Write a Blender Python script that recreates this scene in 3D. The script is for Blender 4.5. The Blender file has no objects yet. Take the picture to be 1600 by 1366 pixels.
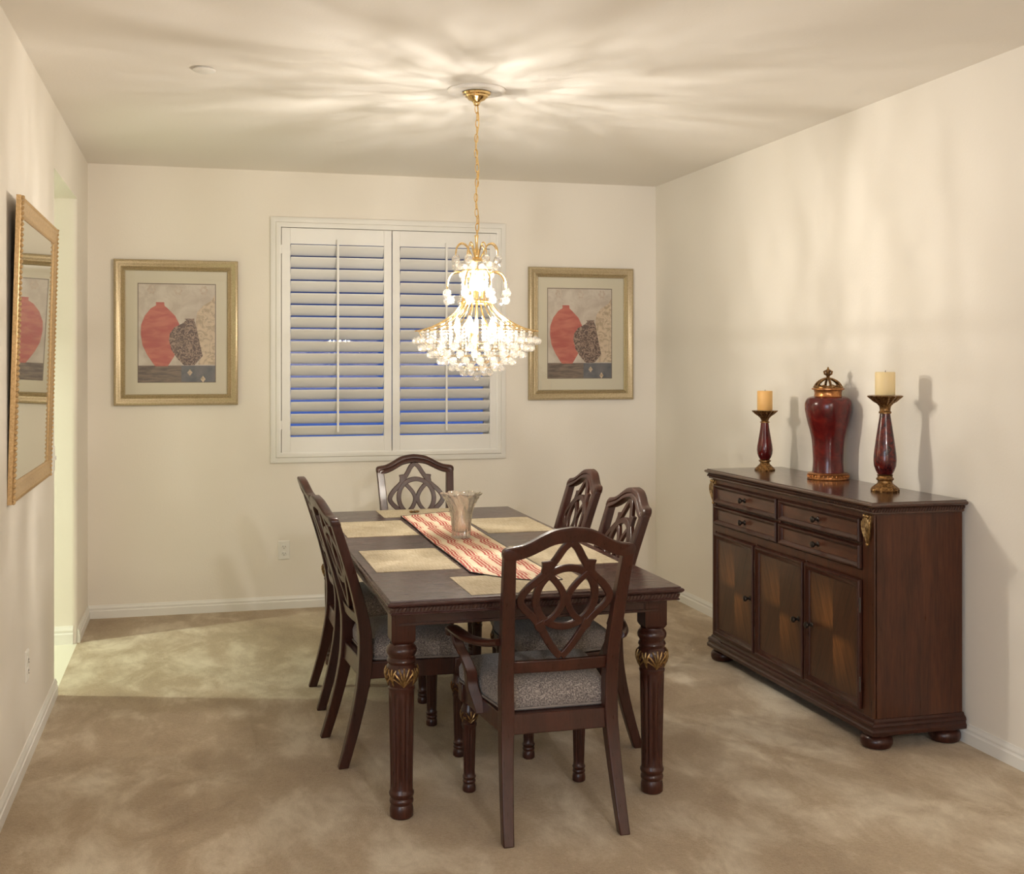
import bpy, bmesh, math, random
from mathutils import Vector, Matrix
random.seed(7)
PI = math.pi
scene = bpy.context.scene
COL = scene.collection
sin, cos = math.sin, math.cos

# ------------------------------------------------------------------ mesh builder
class MB:
    def __init__(self):
        self.v = []; self.f = []; self.m = []; self.sm = []
    def add(self, vs, fs, mat=0, smooth=True):
        b = len(self.v)
        self.v.extend([tuple(p) for p in vs])
        for f in fs:
            self.f.append(tuple(b + i for i in f)); self.m.append(mat); self.sm.append(smooth)
        return self
    def box(self, x0, x1, y0, y1, z0, z1, mat=0):
        vs = [(x, y, z) for z in (z0, z1) for y in (y0, y1) for x in (x0, x1)]
        fs = [(0, 2, 3, 1), (4, 5, 7, 6), (0, 1, 5, 4), (2, 6, 7, 3), (0, 4, 6, 2), (1, 3, 7, 5)]
        return self.add(vs, fs, mat, False)
    def loft(self, rings, mat=0, closed=True, caps=True, smooth=True):
        n = len(rings[0]); vs = [p for r in rings for p in r]; fs = []
        for i in range(len(rings) - 1):
            for j in range(n if closed else n - 1):
                k = (j + 1) % n
                fs.append((i * n + j, i * n + k, (i + 1) * n + k, (i + 1) * n + j))
        self.add(vs, fs, mat, smooth)
        if caps and closed:
            b = len(self.v) - len(vs)
            self.f.append(tuple(b + j for j in reversed(range(n)))); self.m.append(mat); self.sm.append(False)
            t = b + (len(rings) - 1) * n
            self.f.append(tuple(t + j for j in range(n))); self.m.append(mat); self.sm.append(False)
        return self
    def lathe(self, prof, cx=0, cy=0, cz=0, seg=32, mat=0, flute=None, sweep=None, caps=True):
        rings = []
        for r, z in prof:
            ring = []
            for j in range(seg):
                a = 2 * PI * j / seg
                rr = max(r, 0.0004)
                if flute and flute[0] <= z <= flute[1]:
                    rr = r * (1 - flute[3] * (0.5 - 0.5 * cos(flute[2] * a)) ** 2)
                if sweep: rr, a = sweep(rr, z, a)
                ring.append((cx + rr * cos(a), cy + rr * sin(a), cz + z))
            rings.append(ring)
        return self.loft(rings, mat, True, caps)
    def tube(self, pts, rad, seg=8, mat=0, closed=False, caps=True, flat=None):
        pts = [Vector(p) for p in pts]; n = len(pts)
        if not hasattr(rad, '__len__'): rad = [rad] * n
        rings = []; prev = None
        for i, p in enumerate(pts):
            if closed: t = pts[(i + 1) % n] - pts[i - 1]
            else: t = pts[min(i + 1, n - 1)] - pts[max(i - 1, 0)]
            t.normalize()
            if prev is None:
                up = Vector((0, 0, 1)) if abs(t.z) < .9 else Vector((1, 0, 0))
                u = t.cross(up).normalized()
            else:
                u = (prev - t * prev.dot(t)).normalized()
            prev = u; w = t.cross(u)
            rings.append([p + (u * cos(2 * PI * j / seg) + w * sin(2 * PI * j / seg)) * rad[i] for j in range(seg)])
        if closed: rings.append(rings[0]); return self.loft(rings, mat, True, False)
        return self.loft(rings, mat, True, caps)
    def prism(self, poly, f0, f1, mat=0):
        """poly: 2D points; f0,f1: maps of (a,b) to 3D on the two faces"""
        n = len(poly)
        vs = [f0(*p) for p in poly] + [f1(*p) for p in poly]
        fs = [tuple(range(n)), tuple(reversed(range(n, 2 * n)))] + [(i, n + i, n + (i + 1) % n, (i + 1) % n) for i in range(n)]
        return self.add(vs, fs, mat, False)
    def ball(self, c, r, mat=0, seg=10, rings=6, sc=(1, 1, 1), rot=None):
        vs = []; fs = []
        for i in range(rings + 1):
            th = PI * i / rings
            for j in range(seg):
                a = 2 * PI * j / seg
                p = Vector((sin(th) * cos(a) * sc[0], sin(th) * sin(a) * sc[1], cos(th) * sc[2])) * r
                if rot: p = rot @ p
                vs.append(p + Vector(c))
        for i in range(rings):
            for j in range(seg):
                k = (j + 1) % seg
                fs.append((i * seg + j, (i + 1) * seg + j, (i + 1) * seg + k, i * seg + k))
        return self.add(vs, fs, mat, True)
    def rect_rings(self, x0, x1, y0, y1, prof, mat=0, cap0=True, cap1=True):
        """mitred rectangular moulding; prof = (outset, z)"""
        rings = [[(x0 - o, y0 - o, z), (x1 + o, y0 - o, z), (x1 + o, y1 + o, z), (x0 - o, y1 + o, z)] for o, z in prof]
        return self.loft(rings, mat, True, cap0, smooth=False)
    def strip(self, pts, w, fmap, d0, d1, mat=0, closed=False):
        """flat bar of width w along 2D centreline; fmap(a,b,d) -> 3D"""
        n = len(pts); L = []; R = []
        ww = w if hasattr(w, '__len__') else [w] * n
        for i in range(n):
            if closed: t = Vector(pts[(i + 1) % n]) - Vector(pts[i - 1])
            else: t = Vector(pts[min(i + 1, n - 1)]) - Vector(pts[max(i - 1, 0)])
            t.normalize(); nn = Vector((-t.y, t.x))
            L.append(Vector(pts[i]) + nn * ww[i] / 2); R.append(Vector(pts[i]) - nn * ww[i] / 2)
        rings = [[fmap(L[i].x, L[i].y, d0), fmap(R[i].x, R[i].y, d0), fmap(R[i].x, R[i].y, d1), fmap(L[i].x, L[i].y, d1)] for i in range(n)]
        if closed: rings.append(rings[0])
        return self.loft(rings, mat, True, not closed, smooth=True)
    def xform(self, fn):
        self.v = [tuple(fn(*p)) for p in self.v]; return self
    def build(self, name, mats, parent=None, bevel=0, sharp=35, subsurf=0, loc=None):
        me = bpy.data.meshes.new(name)
        me.from_pydata(self.v, [], self.f)
        if not isinstance(mats, (list, tuple)): mats = [mats]
        for m in mats: me.materials.append(m)
        me.polygons.foreach_set('material_index', self.m)
        me.polygons.foreach_set('use_smooth', [True] * len(self.f))
        bm = bmesh.new(); bm.from_mesh(me)
        bmesh.ops.recalc_face_normals(bm, faces=bm.faces); bm.to_mesh(me); bm.free()
        try: me.set_sharp_from_angle(angle=math.radians(sharp))
        except Exception: pass
        o = bpy.data.objects.new(name, me); COL.objects.link(o)
        if loc: o.location = loc
        if parent: o.parent = parent
        if bevel:
            b = o.modifiers.new('bevel', 'BEVEL'); b.width = bevel; b.segments = 2; b.limit_method = 'ANGLE'; b.angle_limit = math.radians(40)
            b.harden_normals = False
        if subsurf:
            s = o.modifiers.new('sub', 'SUBSURF'); s.levels = s.render_levels = subsurf
        return o

def spline(pts, n=8):
    """Catmull-Rom through points of any dimension"""
    P = [tuple(p) for p in pts]; out = []
    for i in range(len(P) - 1):
        p0 = P[max(i - 1, 0)]; p1 = P[i]; p2 = P[i + 1]; p3 = P[min(i + 2, len(P) - 1)]
        for k in range(n):
            t = k / n
            out.append(tuple(0.5 * (2 * b + (c - a) * t + (2 * a - 5 * b + 4 * c - d) * t * t + (3 * b - a - 3 * c + d) * t ** 3) for a, b, c, d in zip(p0, p1, p2, p3)))
    out.append(P[-1]); return out

def interp(tab, z):
    if z <= tab[0][0]: return tab[0][1]
    for (a, u), (b, v) in zip(tab, tab[1:]):
        if z <= b:
            t = (z - a) / (b - a); return u + (v - u) * t
    return tab[-1][1]

def tag(o, label=None, cat=None, group=None, kind=None):
    if label: o['label'] = label
    if cat: o['category'] = cat
    if group: o['group'] = group
    if kind: o['kind'] = kind
    return o
def thing(name, label, cat, loc=(0, 0, 0), rz=0, group=None):
    o = bpy.data.objects.new(name, None); COL.objects.link(o)
    o.location = loc; o.rotation_euler = (0, 0, rz); o.empty_display_size = .1
    return tag(o, label, cat, group)
def struct(o): o['kind'] = 'structure'; return o
def copy_tree(o, parent=None):
    c = o.copy(); COL.objects.link(c)
    if parent: c.parent = parent
    for ch in list(o.children): copy_tree(ch, c)
    return c
def place(o, loc, rz, label):
    o.location = loc; o.rotation_euler = (0, 0, rz); o['label'] = label; return o

# ------------------------------------------------------------------ materials
def srgb(r, g, b):
    f = lambda c: (c / 255 / 12.92) if c / 255 <= .04045 else ((c / 255 + .055) / 1.055) ** 2.4
    return (f(r), f(g), f(b), 1)
class NT:
    def __init__(self, name):
        self.mat = bpy.data.materials.new(name); self.mat.use_nodes = True
        self.t = self.mat.node_tree; self.n = self.t.nodes; self.n.clear()
        self.out = self.n.new('ShaderNodeOutputMaterial')
    def node(self, typ, ins=None, **props):
        x = self.n.new('ShaderNode' + typ)
        for k, v in props.items(): setattr(x, k, v)
        for k, v in (ins or {}).items():
            s = x.inputs[k]
            if isinstance(v, bpy.types.NodeSocket): self.t.links.new(v, s)
            elif isinstance(v, bpy.types.Node): self.t.links.new(v.outputs[0], s)
            else: s.default_value = v
        return x
    def link(self, a, b): self.t.links.new(a, b)
    def coord(self, scale=(1, 1, 1), src='Object', rot=(0, 0, 0)):
        c = self.node('TexCoord')
        m = self.node('Mapping', {'Vector': c.outputs[src], 'Scale': scale, 'Rotation': rot})
        return m.outputs[0]
    def noise(self, vec, scale, detail=3, rough=.5, dist=0):
        return self.node('TexNoise', {'Vector': vec, 'Scale': scale, 'Detail': detail, 'Roughness': rough, 'Distortion': dist}).outputs['Fac']
    def ramp(self, fac, stops, interp='LINEAR'):
        r = self.node('ValToRGB', {'Fac': fac}); e = r.color_ramp.elements; r.color_ramp.interpolation = interp
        while len(e) < len(stops): e.new(.5)
        for x, (p, c) in zip(e, stops): x.position = p; x.color = c
        return r.outputs['Color']
    def mix(self, fac, a, b, mode='MIX'):
        m = self.node('Mix', data_type='RGBA', blend_type=mode)
        for s, v in ((m.inputs[0], fac), (m.inputs[6], a), (m.inputs[7], b)):
            if isinstance(v, bpy.types.NodeSocket): self.t.links.new(v, s)
            else: s.default_value = v
        return m.outputs[2]
    def math(self, op, a, b=0.0, c=0.0):
        m = self.node('Math', operation=op)
        for i, v in enumerate((a, b, c)):
            if isinstance(v, bpy.types.NodeSocket): self.t.links.new(v, m.inputs[i])
            else: m.inputs[i].default_value = v
        return m.outputs[0]
    def bump(self, h, strength=.3, dist=.002):
        return self.node('Bump', {'Height': h, 'Strength': strength, 'Distance': dist}).outputs[0]
    def pbr(self, color, rough=.5, normal=None, metallic=0, **kw):
        ins = {'Base Color': color, 'Roughness': rough, 'Metallic': metallic}
        if normal is not None: ins['Normal'] = normal
        ins.update(kw)
        p = self.node('BsdfPrincipled', ins)
        self.link(p.outputs[0], self.out.inputs[0]); return self.mat

def m_wall(name, c, bump=.12):
    t = NT(name); v = t.coord()
    n = t.noise(v, 90, 3)
    return t.pbr(c, .85, t.bump(n, bump, .004))
def m_plain(name, c, rough=.5, **kw):
    return NT(name).pbr(c, rough, **kw)
def m_wood(name, dark, mid, light, scale=(22, 22, 2.2), rough=.3, coat=.35):
    t = NT(name); v = t.coord(scale)
    n = t.noise(v, 1.0, 6, .6, .6)
    f = t.noise(t.coord(tuple(s * 7 for s in scale)), 1.0, 4, .6)
    c = t.ramp(n, [(.25, dark), (.52, mid), (.8, light)])
    c = t.mix(.3, c, t.ramp(f, [(.35, dark), (.65, light)]))
    r = t.ramp(f, [(.3, (rough * .8,) * 3 + (1,)), (.7, (rough * 1.25,) * 3 + (1,))])
    return t.pbr(c, r, None, **{'Coat Weight': coat, 'Coat Roughness': .14, 'Specular IOR Level': .32})

M = {}
M['wall'] = m_wall('wall_paint', (.845, .79, .705, 1))
M['ceiling'] = m_wall('ceiling_paint', (.84, .795, .73, 1), .15)
M['hall'] = m_wall('hall_paint', (.85, .85, .80, 1), .2)
M['trim'] = m_plain('trim_white', (.82, .80, .75, 1), .4)
M['shutter'] = m_plain('shutter_white', (.84, .82, .78, 1), .42)
M['plate'] = m_plain('plate_white', (.85, .83, .78, 1), .35)
M['slot'] = m_plain('slot_dark', (.03, .028, .025, 1), .6)

t = NT('carpet')
v = t.coord()
warp = t.noise(v, .9, 2)
big = t.noise(t.coord((1, .6, 1), rot=(0, 0, .3)), 1.7, 4, .6, .5)
mid = t.noise(t.coord((1.0, .5, 1), rot=(0, 0, -.5)), 5.0, 6, .68, .35)
fine = t.noise(v, 190, 2, .7); fin2 = t.noise(v, 75, 4, .75)
s = t.math('ADD', t.math('MULTIPLY', big, .5), t.math('MULTIPLY', mid, .5))
c = t.ramp(s, [(.38, (.36, .25, .145, 1)), (.49, (.50, .375, .235, 1)), (.60, (.82, .71, .54, 1))])
c = t.mix(t.math('MULTIPLY', fine, .35), c, (.30, .215, .13, 1))
c = t.mix(t.math('MULTIPLY', t.math('SUBTRACT', fin2, .35), .8), c, (.80, .68, .50, 1))
h = t.math('ADD', t.math('MULTIPLY', fine, .6), t.math('MULTIPLY', s, 1.5))
M['carpet'] = t.pbr(c, .95, t.bump(h, .75, .02), **{'Sheen Weight': .25, 'Sheen Roughness': .5, 'Specular IOR Level': .1})
M['tile'] = m_plain('hall_tile', (.78, .75, .62, 1), .4)

M['wood'] = m_wood('dark_cherry_wood', (.022, .0065, .004, 1), (.042, .0115, .0065, 1), (.068, .019, .010, 1), rough=.33, coat=.2)
M['woodh'] = m_wood('dark_cherry_wood_across', (.022, .007, .0042, 1), (.038, .0112, .0065, 1), (.06, .0185, .0105, 1), (22, 2.2, 22), rough=.33, coat=.2)
M['side'] = m_wood('buffet_side_veneer', (.022, .0075, .0035, 1), (.060, .0175, .008, 1), (.108, .036, .014, 1), (16, 16, 1.3), rough=.34, coat=.15)
M['top'] = m_wood('table_top_wood', (.030, .010, .0075, 1), (.05, .0175, .0135, 1), (.072, .028, .022, 1), (2.0, 26, 26), rough=.27, coat=.15)
M['btop'] = m_wood('buffet_top_wood', (.028, .011, .007, 1), (.058, .022, .013, 1), (.10, .042, .025, 1), (26, 2.0, 26), rough=.22, coat=.5)
M['rope'] = m_wood('carved_wood', (.022, .010, .0065, 1), (.046, .019, .012, 1), (.10, .045, .026, 1), (60, 60, 60), rough=.35)

# drawer / door veneers
t = NT('drawer_veneer')
n = t.noise(t.coord((8, 1.2, 8)), 2.2, 6, .6, 1.4)
c = t.ramp(n, [(.3, (.04, .014, .008, 1)), (.55, (.085, .028, .014, 1)), (.78, (.21, .075, .028, 1))])
M['drawer'] = t.pbr(c, .3, **{'Coat Weight': .3, 'Coat Roughness': .15})
t = NT('book_matched_veneer')
co = t.node('TexCoord'); sp = t.node('SeparateXYZ', {'Vector': co.outputs['Object']})
y, z = sp.outputs[1], sp.outputs[2]
ay, az = t.math('ABSOLUTE', y), t.math('ABSOLUTE', z)
g = t.math('SUBTRACT', t.math('MULTIPLY', ay, 2.3), az)             # matched V grain
cv = t.node('CombineXYZ', {'X': g, 'Y': t.math('MULTIPLY', ay, .25), 'Z': t.math('MULTIPLY', az, .12)})
st = t.noise(cv.outputs[0], 38, 4, .6, .4)
blot = t.noise(t.coord((1, 1.5, .8)), 5.0, 2)
quad = t.math('GREATER_THAN', t.math('MULTIPLY', y, z), 0.0)        # the two quarters where veneer sheen is painted in as paler colour
edge = t.math('MULTIPLY', t.math('SUBTRACT', 1.0, t.math('MINIMUM', t.math('MULTIPLY', az, 4.2), 1.0)), t.math('MINIMUM', t.math('MULTIPLY', az, 30.0), 1.0))
fade = t.math('SUBTRACT', 1.15, t.math('MULTIPLY', t.math('ABSOLUTE', t.math('SUBTRACT', t.math('MULTIPLY', ay, 1.0), t.math('MULTIPLY', az, .42))), 7.0))
fade = t.node('Clamp', {'Value': fade}).outputs[0]
pale = t.math('MULTIPLY', t.math('MULTIPLY', t.math('MULTIPLY', quad, edge), fade), t.math('ADD', .6, blot))
dk = t.ramp(st, [(.3, (.026, .010, .005, 1)), (.7, (.075, .027, .011, 1))])
lt = t.ramp(st, [(.3, (.08, .027, .009, 1)), (.72, (.32, .125, .036, 1))])
M['door'] = t.pbr(t.mix(pale, dk, lt), .33, **{'Coat Weight': .2, 'Coat Roughness': .18})

def m_gold(name, a, b, rough=.35, scale=60, metal=.85):
    t = NT(name); n = t.noise(t.coord(), scale, 4, .6)
    return t.pbr(t.ramp(n, [(.35, a), (.65, b)]), rough, t.bump(n, .15, .002), metal)
M['gilt'] = m_gold('gilt_carving', (.13, .066, .022, 1), (.42, .27, .11, 1), .34, 90)
M['frame'] = m_gold('champagne_gold_frame', (.42, .335, .20, 1), (.56, .46, .30, 1), .36, 140, .6)
M['frame2'] = m_gold('warm_gold_frame', (.52, .34, .16, 1), (.70, .49, .26, 1), .38, 140, .6)
M['bronze'] = m_gold('antique_bronze', (.09, .04, .016, 1), (.38, .21, .075, 1), .36, 120)
M['copper'] = m_gold('copper_gilt', (.35, .14, .05, 1), (.58, .27, .10, 1), .28, 120)
M['brass'] = m_plain('polished_brass', (.90, .66, .32, 1), .14, metallic=1)
M['knob'] = m_plain('dark_bronze_knob', (.05, .04, .035, 1), .3, metallic=.8)
M['hinge'] = m_plain('hinge_steel', (.09, .075, .065, 1), .4, metallic=.7)

t = NT('oxblood_glaze')
n = t.noise(t.coord(), 14, 5, .6, 1.0)
c = t.ramp(n, [(.3, (.045, .004, .0045, 1)), (.52, (.10, .0065, .006, 1)), (.75, (.17, .014, .009, 1))])
M['glaze'] = t.pbr(c, .22, **{'Coat Weight': .3, 'Coat Roughness': .05, 'Specular IOR Level': .35})
t = NT('oxblood_mottled')
n = t.noise(t.coord(), 26, 5, .65, 1.2)
c = t.ramp(n, [(.38, (.016, .004, .006, 1)), (.5, (.065, .006, .007, 1)), (.66, (.16, .02, .010, 1))])
M['glaze2'] = t.pbr(c, .2, **{'Coat Weight': .35, 'Coat Roughness': .05, 'Specular IOR Level': .35})
M['wax1'] = m_plain('honey_wax', (.80, .47, .16, 1), .5, **{'Subsurface Weight': .15, 'Subsurface Radius': (.02, .012, .006)})
M['wax2'] = m_plain('ivory_wax', (.80, .63, .34, 1), .5, **{'Subsurface Weight': .15, 'Subsurface Radius': (.02, .014, .008)})
M['wick'] = m_plain('wick', (.03, .025, .02, 1), .9)

t = NT('seat_fabric')
v = t.coord()
n = t.noise(v, 240, 2, .6); n2 = t.noise(t.coord((1, 1, 1)), 60, 3)
c = t.ramp(n, [(.36, (.085, .068, .062, 1)), (.52, (.20, .168, .15, 1)), (.68, (.40, .345, .295, 1))])
M['fabric'] = t.pbr(c, .9, t.bump(n, .5, .003), **{'Sheen Weight': .2})
M['piping'] = m_plain('seat_piping', (.20, .17, .15, 1), .85)

t = NT('woven_straw')
w1 = t.node('TexWave', {'Vector': t.coord(), 'Scale': 95, 'Distortion': 2.5, 'Detail': 2}, bands_direction='X').outputs['Fac']
w2 = t.node('TexWave', {'Vector': t.coord(), 'Scale': 95, 'Distortion': 2.5, 'Detail': 2}, bands_direction='Y').outputs['Fac']
n = t.noise(t.coord((1, 14, 1)), 18, 3)
n1 = t.noise(t.coord((14, 1, 1)), 18, 3)
h = t.math('MULTIPLY', w1, w2)
c = t.ramp(t.math('ADD', t.math('MULTIPLY', n, .5), t.math('MULTIPLY', n1, .5)), [(.33, (.34, .265, .165, 1)), (.5, (.50, .415, .28, 1)), (.68, (.66, .58, .43, 1))])
c = t.mix(t.math('MULTIPLY', h, .35), c, (.25, .17, .08, 1))
M['mat'] = t.pbr(c, .85, t.bump(h, .4, .002))

t = NT('striped_runner')
co = t.node('TexCoord'); sp = t.node('SeparateXYZ', {'Vector': co.outputs['Object']})
x, y = sp.outputs[0], sp.outputs[1]
wob = t.noise(t.coord((2.5, 9, 1)), 1.0, 2, .4)
step = t.math('MULTIPLY', t.math('FLOOR', t.math('MULTIPLY', y, 4.6)), .37)   # ikat blocks shift the stripes a little
stepn = t.node('TexWhiteNoise', {'W': step}, noise_dimensions='1D').outputs['Value']
xx = t.math('ADD', x, t.math('MULTIPLY', t.math('SUBTRACT', wob, .5), .035))
xx = t.math('ADD', xx, t.math('MULTIPLY', t.math('SUBTRACT', stepn, .5), .012))
ph = t.math('FRACT', t.math('MULTIPLY', xx, 1 / .0725))
W, Rd = (.78, .66, .49, 1), (.42, .04, .03, 1)
Pk = (.66, .34, .22, 1)
c = t.ramp(ph, [(0, W), (.06, Rd), (.18, W), (.25, Rd), (.38, W), (.45, Rd), (.57, W), (.64, Pk), (.70, W)], 'CONSTANT')
th = t.noise(t.coord((1, 6, 1)), 90, 2)
c = t.mix(t.math('MULTIPLY', th, .15), c, (.72, .55, .42, 1))
M['runner'] = t.pbr(c, .85, t.bump(th, .2, .001))
M['runner_edge'] = m_plain('runner_edge', (.035, .03, .03, 1), .8)

# glass and crystal
t = NT('crystal')
fr = t.node('LayerWeight', {'Blend': .25}).outputs['Facing']
tr = t.node('BsdfTransparent', {'Color': (1, 1, 1, 1)})
rf = t.node('BsdfRefraction', {'Color': (1, .98, .94, 1), 'Roughness': .02, 'IOR': 1.45})
gl = t.node('BsdfGlossy', {'Color': (1, 1, 1, 1), 'Roughness': .03})
tl = t.node('BsdfTranslucent', {'Color': (1, .97, .92, 1)})
a = t.node('MixShader', {0: .42, 1: tr, 2: rf})
b = t.node('MixShader', {0: t.math('ADD', .08, t.math('MULTIPLY', fr, .45)), 1: a, 2: gl})
d = t.node('MixShader', {0: .035, 1: b, 2: tl})
t.link(d.outputs[0], t.out.inputs[0]); M['crystal'] = t.mat
t = NT('pressed_glass')
fr = t.node('LayerWeight', {'Blend': .3}).outputs['Facing']
tr = t.node('BsdfTransparent', {'Color': (.97, .95, .92, 1)})
rf = t.node('BsdfRefraction', {'Color': (1, .98, .95, 1), 'Roughness': .01, 'IOR': 1.25})
gl = t.node('BsdfGlossy', {'Color': (1, 1, 1, 1), 'Roughness': .05})
df = t.node('BsdfTranslucent', {'Color': (1, .97, .95, 1)})
a = t.node('MixShader', {0: .5, 1: tr, 2: rf})
b = t.node('MixShader', {0: t.math('ADD', .10, t.math('MULTIPLY', fr, .42)), 1: a, 2: gl})
d = t.node('MixShader', {0: .05, 1: b, 2: df})
t.link(d.outputs[0], t.out.inputs[0]); M['vase'] = t.mat
def m_pane(name, k, tint=(1, 1, 1, 1)):
    t = NT(name)
    f = t.node('Fresnel', {'IOR': 1.5}).outputs[0]
    tr = t.node('BsdfTransparent', {'Color': tint}); gl = t.node('BsdfGlossy', {'Color': (1, 1, 1, 1), 'Roughness': .02})
    d = t.node('MixShader', {0: t.math('MULTIPLY', f, k), 1: tr, 2: gl})
    t.link(d.outputs[0], t.out.inputs[0]); return t.mat
M['pane'] = m_pane('window_glass', 1.6)
M['pglass'] = m_pane('picture_glass', .6)
t = NT('lit_bulb')
e = t.node('Emission', {'Color': (1, .86, .62, 1), 'Strength': 420}); tr = t.node('BsdfTransparent')
d = t.node('MixShader', {0: .5, 1: e, 2: tr}); t.link(d.outputs[0], t.out.inputs[0]); M['bulb'] = t.mat
M['mirror'] = m_plain('mirror_silver', (.74, .73, .66, 1), .015, metallic=1)

# print colours
def m_print(name, a, b, scale, stretch=(1, 1, 1), dist=.5, lo=.4, hi=.62):
    t = NT(name); n = t.noise(t.coord(stretch), scale, 4, .6, dist)
    return t.pbr(t.ramp(n, [(lo, a), (hi, b)]), .7)
M['p_bg'] = m_print('print_plaster', (.60, .505, .41, 1), (.74, .655, .55, 1), 9)
M['p_bloom'] = m_print('print_faded_motif', (.60, .475, .37, 1), (.70, .60, .49, 1), 60)
M['p_red'] = m_print('print_red_urn', (.52, .10, .075, 1), (.64, .19, .13, 1), 9, (1, 1, 3))
M['p_brown'] = m_print('print_damask_urn', (.10, .055, .042, 1), (.40, .27, .20, 1), 34, (1, 1, 1), 2.5, .47, .55)
M['p_cream'] = m_print('print_cream_cloth', (.52, .39, .25, 1), (.75, .60, .43, 1), 22, (1, 1, 1), 2, .42, .55)
M['p_shelf'] = m_print('print_shelf', (.12, .085, .065, 1), (.25, .18, .13, 1), 14, (1, 1, 5))
M['p_blue'] = m_print('print_blue_cloth', (.10, .105, .125, 1), (.19, .18, .185, 1), 14)
M['p_line'] = m_plain('print_border', (.16, .11, .07, 1), .7)
M['matboard'] = m_plain('cream_matboard', (.78, .71, .54, 1), .8)

# ------------------------------------------------------------------ camera
F = 1840.0
yaw = math.atan((800 - 309) / F)
cam = bpy.data.cameras.new('camera'); co = bpy.data.objects.new('camera', cam); COL.objects.link(co)
cam.sensor_width = 36; cam.sensor_fit = 'HORIZONTAL'; cam.lens = 36 * F / 1600
cam.shift_y = -(683 - 567) / 1600; cam.clip_start = .05
co.location = (0, 0, 1.54); co.rotation_euler = (PI / 2, 0, -yaw)
scene.camera = co

# ------------------------------------------------------------------ room shell
XL, XR, YB, H = -.64, 3.016, 7.5, 2.74
XREAR, YL = -5.0, 2.2               # unseen room, widened to the left behind the camera for the fill light
YR = -3.0
OY0, OY1, OH = 5.82, 6.86, 2.44         # opening in the left wall
WX0, WX1, WZ0, WZ1 = .53, 1.87, 1.0, 2.37   # window hole
m = MB().box(XL, XR + .15, YR, YB + .15, -.1, 0); m.box(XREAR, XL, YR, YL + .15, -.1, 0)
struct(m.build('floor', M['carpet']))
struct(MB().box(-3.2, XL, 4.6, YB + .15, -.1, 0).build('floor_hall', M['tile']))
m = MB().box(-3.2, XR + .15, YL, YB + .15, H, H + .1); m.box(XREAR, XR + .15, YR, YL, H, H + .1)
struct(m.build('ceiling', M['ceiling']))
struct(MB().box(XREAR - .15, XREAR, YR, YL, 0, H).build('wall_rear_left', M['wall']))
struct(MB().box(XREAR, XL - .15, YL, YL + .15, 0, H).build('wall_rear_front', M['wall']))
struct(MB().box(XR, XR + .15, YR, YB + .15, 0, H).build('wall_right', M['wall']))
b = MB()
b.box(XL - .3, WX0, YB, YB + .15, 0, H); b.box(WX1, XR, YB, YB + .15, 0, H)
b.box(WX0, WX1, YB, YB + .15, 0, WZ0); b.box(WX0, WX1, YB, YB + .15, WZ1, H)
struct(b.build('wall_back', M['wall']))
def rounded(poly, radii, n=6):
    out = []
    N = len(poly)
    for i, (p, r) in enumerate(zip(poly, radii)):
        P = Vector(p)
        if not r: out.append(tuple(P)); continue
        a = (Vector(poly[i - 1]) - P).normalized(); c = (Vector(poly[(i + 1) % N]) - P).normalized()
        A = P + a * r; C = P + c * r
        for k in range(n + 1):
            t_ = k / n
            out.append(tuple(A * (1 - t_) ** 2 + P * 2 * t_ * (1 - t_) + C * t_ * t_))
    return out
def plan(mb, poly, z0, z1, mat=0): return mb.prism(poly, lambda a, c: (a, c, z0), lambda a, c: (a, c, z1), mat)
b = MB()
plan(b, rounded([(XL - .15, YL), (XL, YL), (XL, OY0), (XL - .15, OY0)], [0, 0, .03, .03]), 0, H)
plan(b, rounded([(XL - .30, OY1), (XL, OY1), (XL, YB), (XL - .30, YB)], [0, .03, 0, 0]), 0, H)
b.box(XL - .15, XL, OY0 - .03, OY1 + .03, OH, H)
struct(b.build('wall_left', M['wall']))
# the hall beyond the opening
struct(MB().box(-3.2, XL - .30, OY1, YB + .15, 0, H).build('wall_hall_back', M['hall']))
struct(MB().box(-3.35, -3.2, 4.6, YB + .15, 0, H).build('wall_hall_left', M['hall']))
struct(MB().box(-3.2, XL - .15, 4.45, 4.6, 0, H).build('wall_hall_front', M['hall']))
# rear of the open room behind the camera, with an added opening for the fill light
b = MB()
b.box(XREAR, XR + .15, YR - .15, YR, 0, .3); b.box(XREAR, XR + .15, YR - .15, YR, 2.5, H)
b.box(XREAR, -4.4, YR - .15, YR, .3, 2.5); b.box(-1.4, XR + .15, YR - .15, YR, .3, 2.5)
struct(b.build('wall_rear', M['wall']))

BB = [(0, 0), (.015, 0), (.015, .044), (.012, .046), (.010, .052), (.012, .058), (.011, .064), (.006, .070), (.005, .078), (0, .078)]
def baseboard(name, axis, pos, sgn, a, c, scale=1.0, mat='trim'):
    if axis == 'x': f = lambda s: [(pos + sgn * d * scale, s, z * scale) for d, z in BB]
    else: f = lambda s: [(s, pos + sgn * d * scale, z * scale) for d, z in BB]
    return struct(MB().loft([f(a), f(c)], smooth=False).build(name, M[mat]))
baseboard('baseboard_back', 'y', YB, -1, XL, XR)
baseboard('baseboard_right', 'x', XR, -1, YR, YB)
baseboard('baseboard_left', 'x', XL, 1, YL, OY0 - .005)
baseboard('baseboard_left_far', 'x', XL, 1, OY1 + .01, YB)
baseboard('baseboard_hall', 'y', OY1, -1, -3.2, XL - .02, 1.25)

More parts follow.
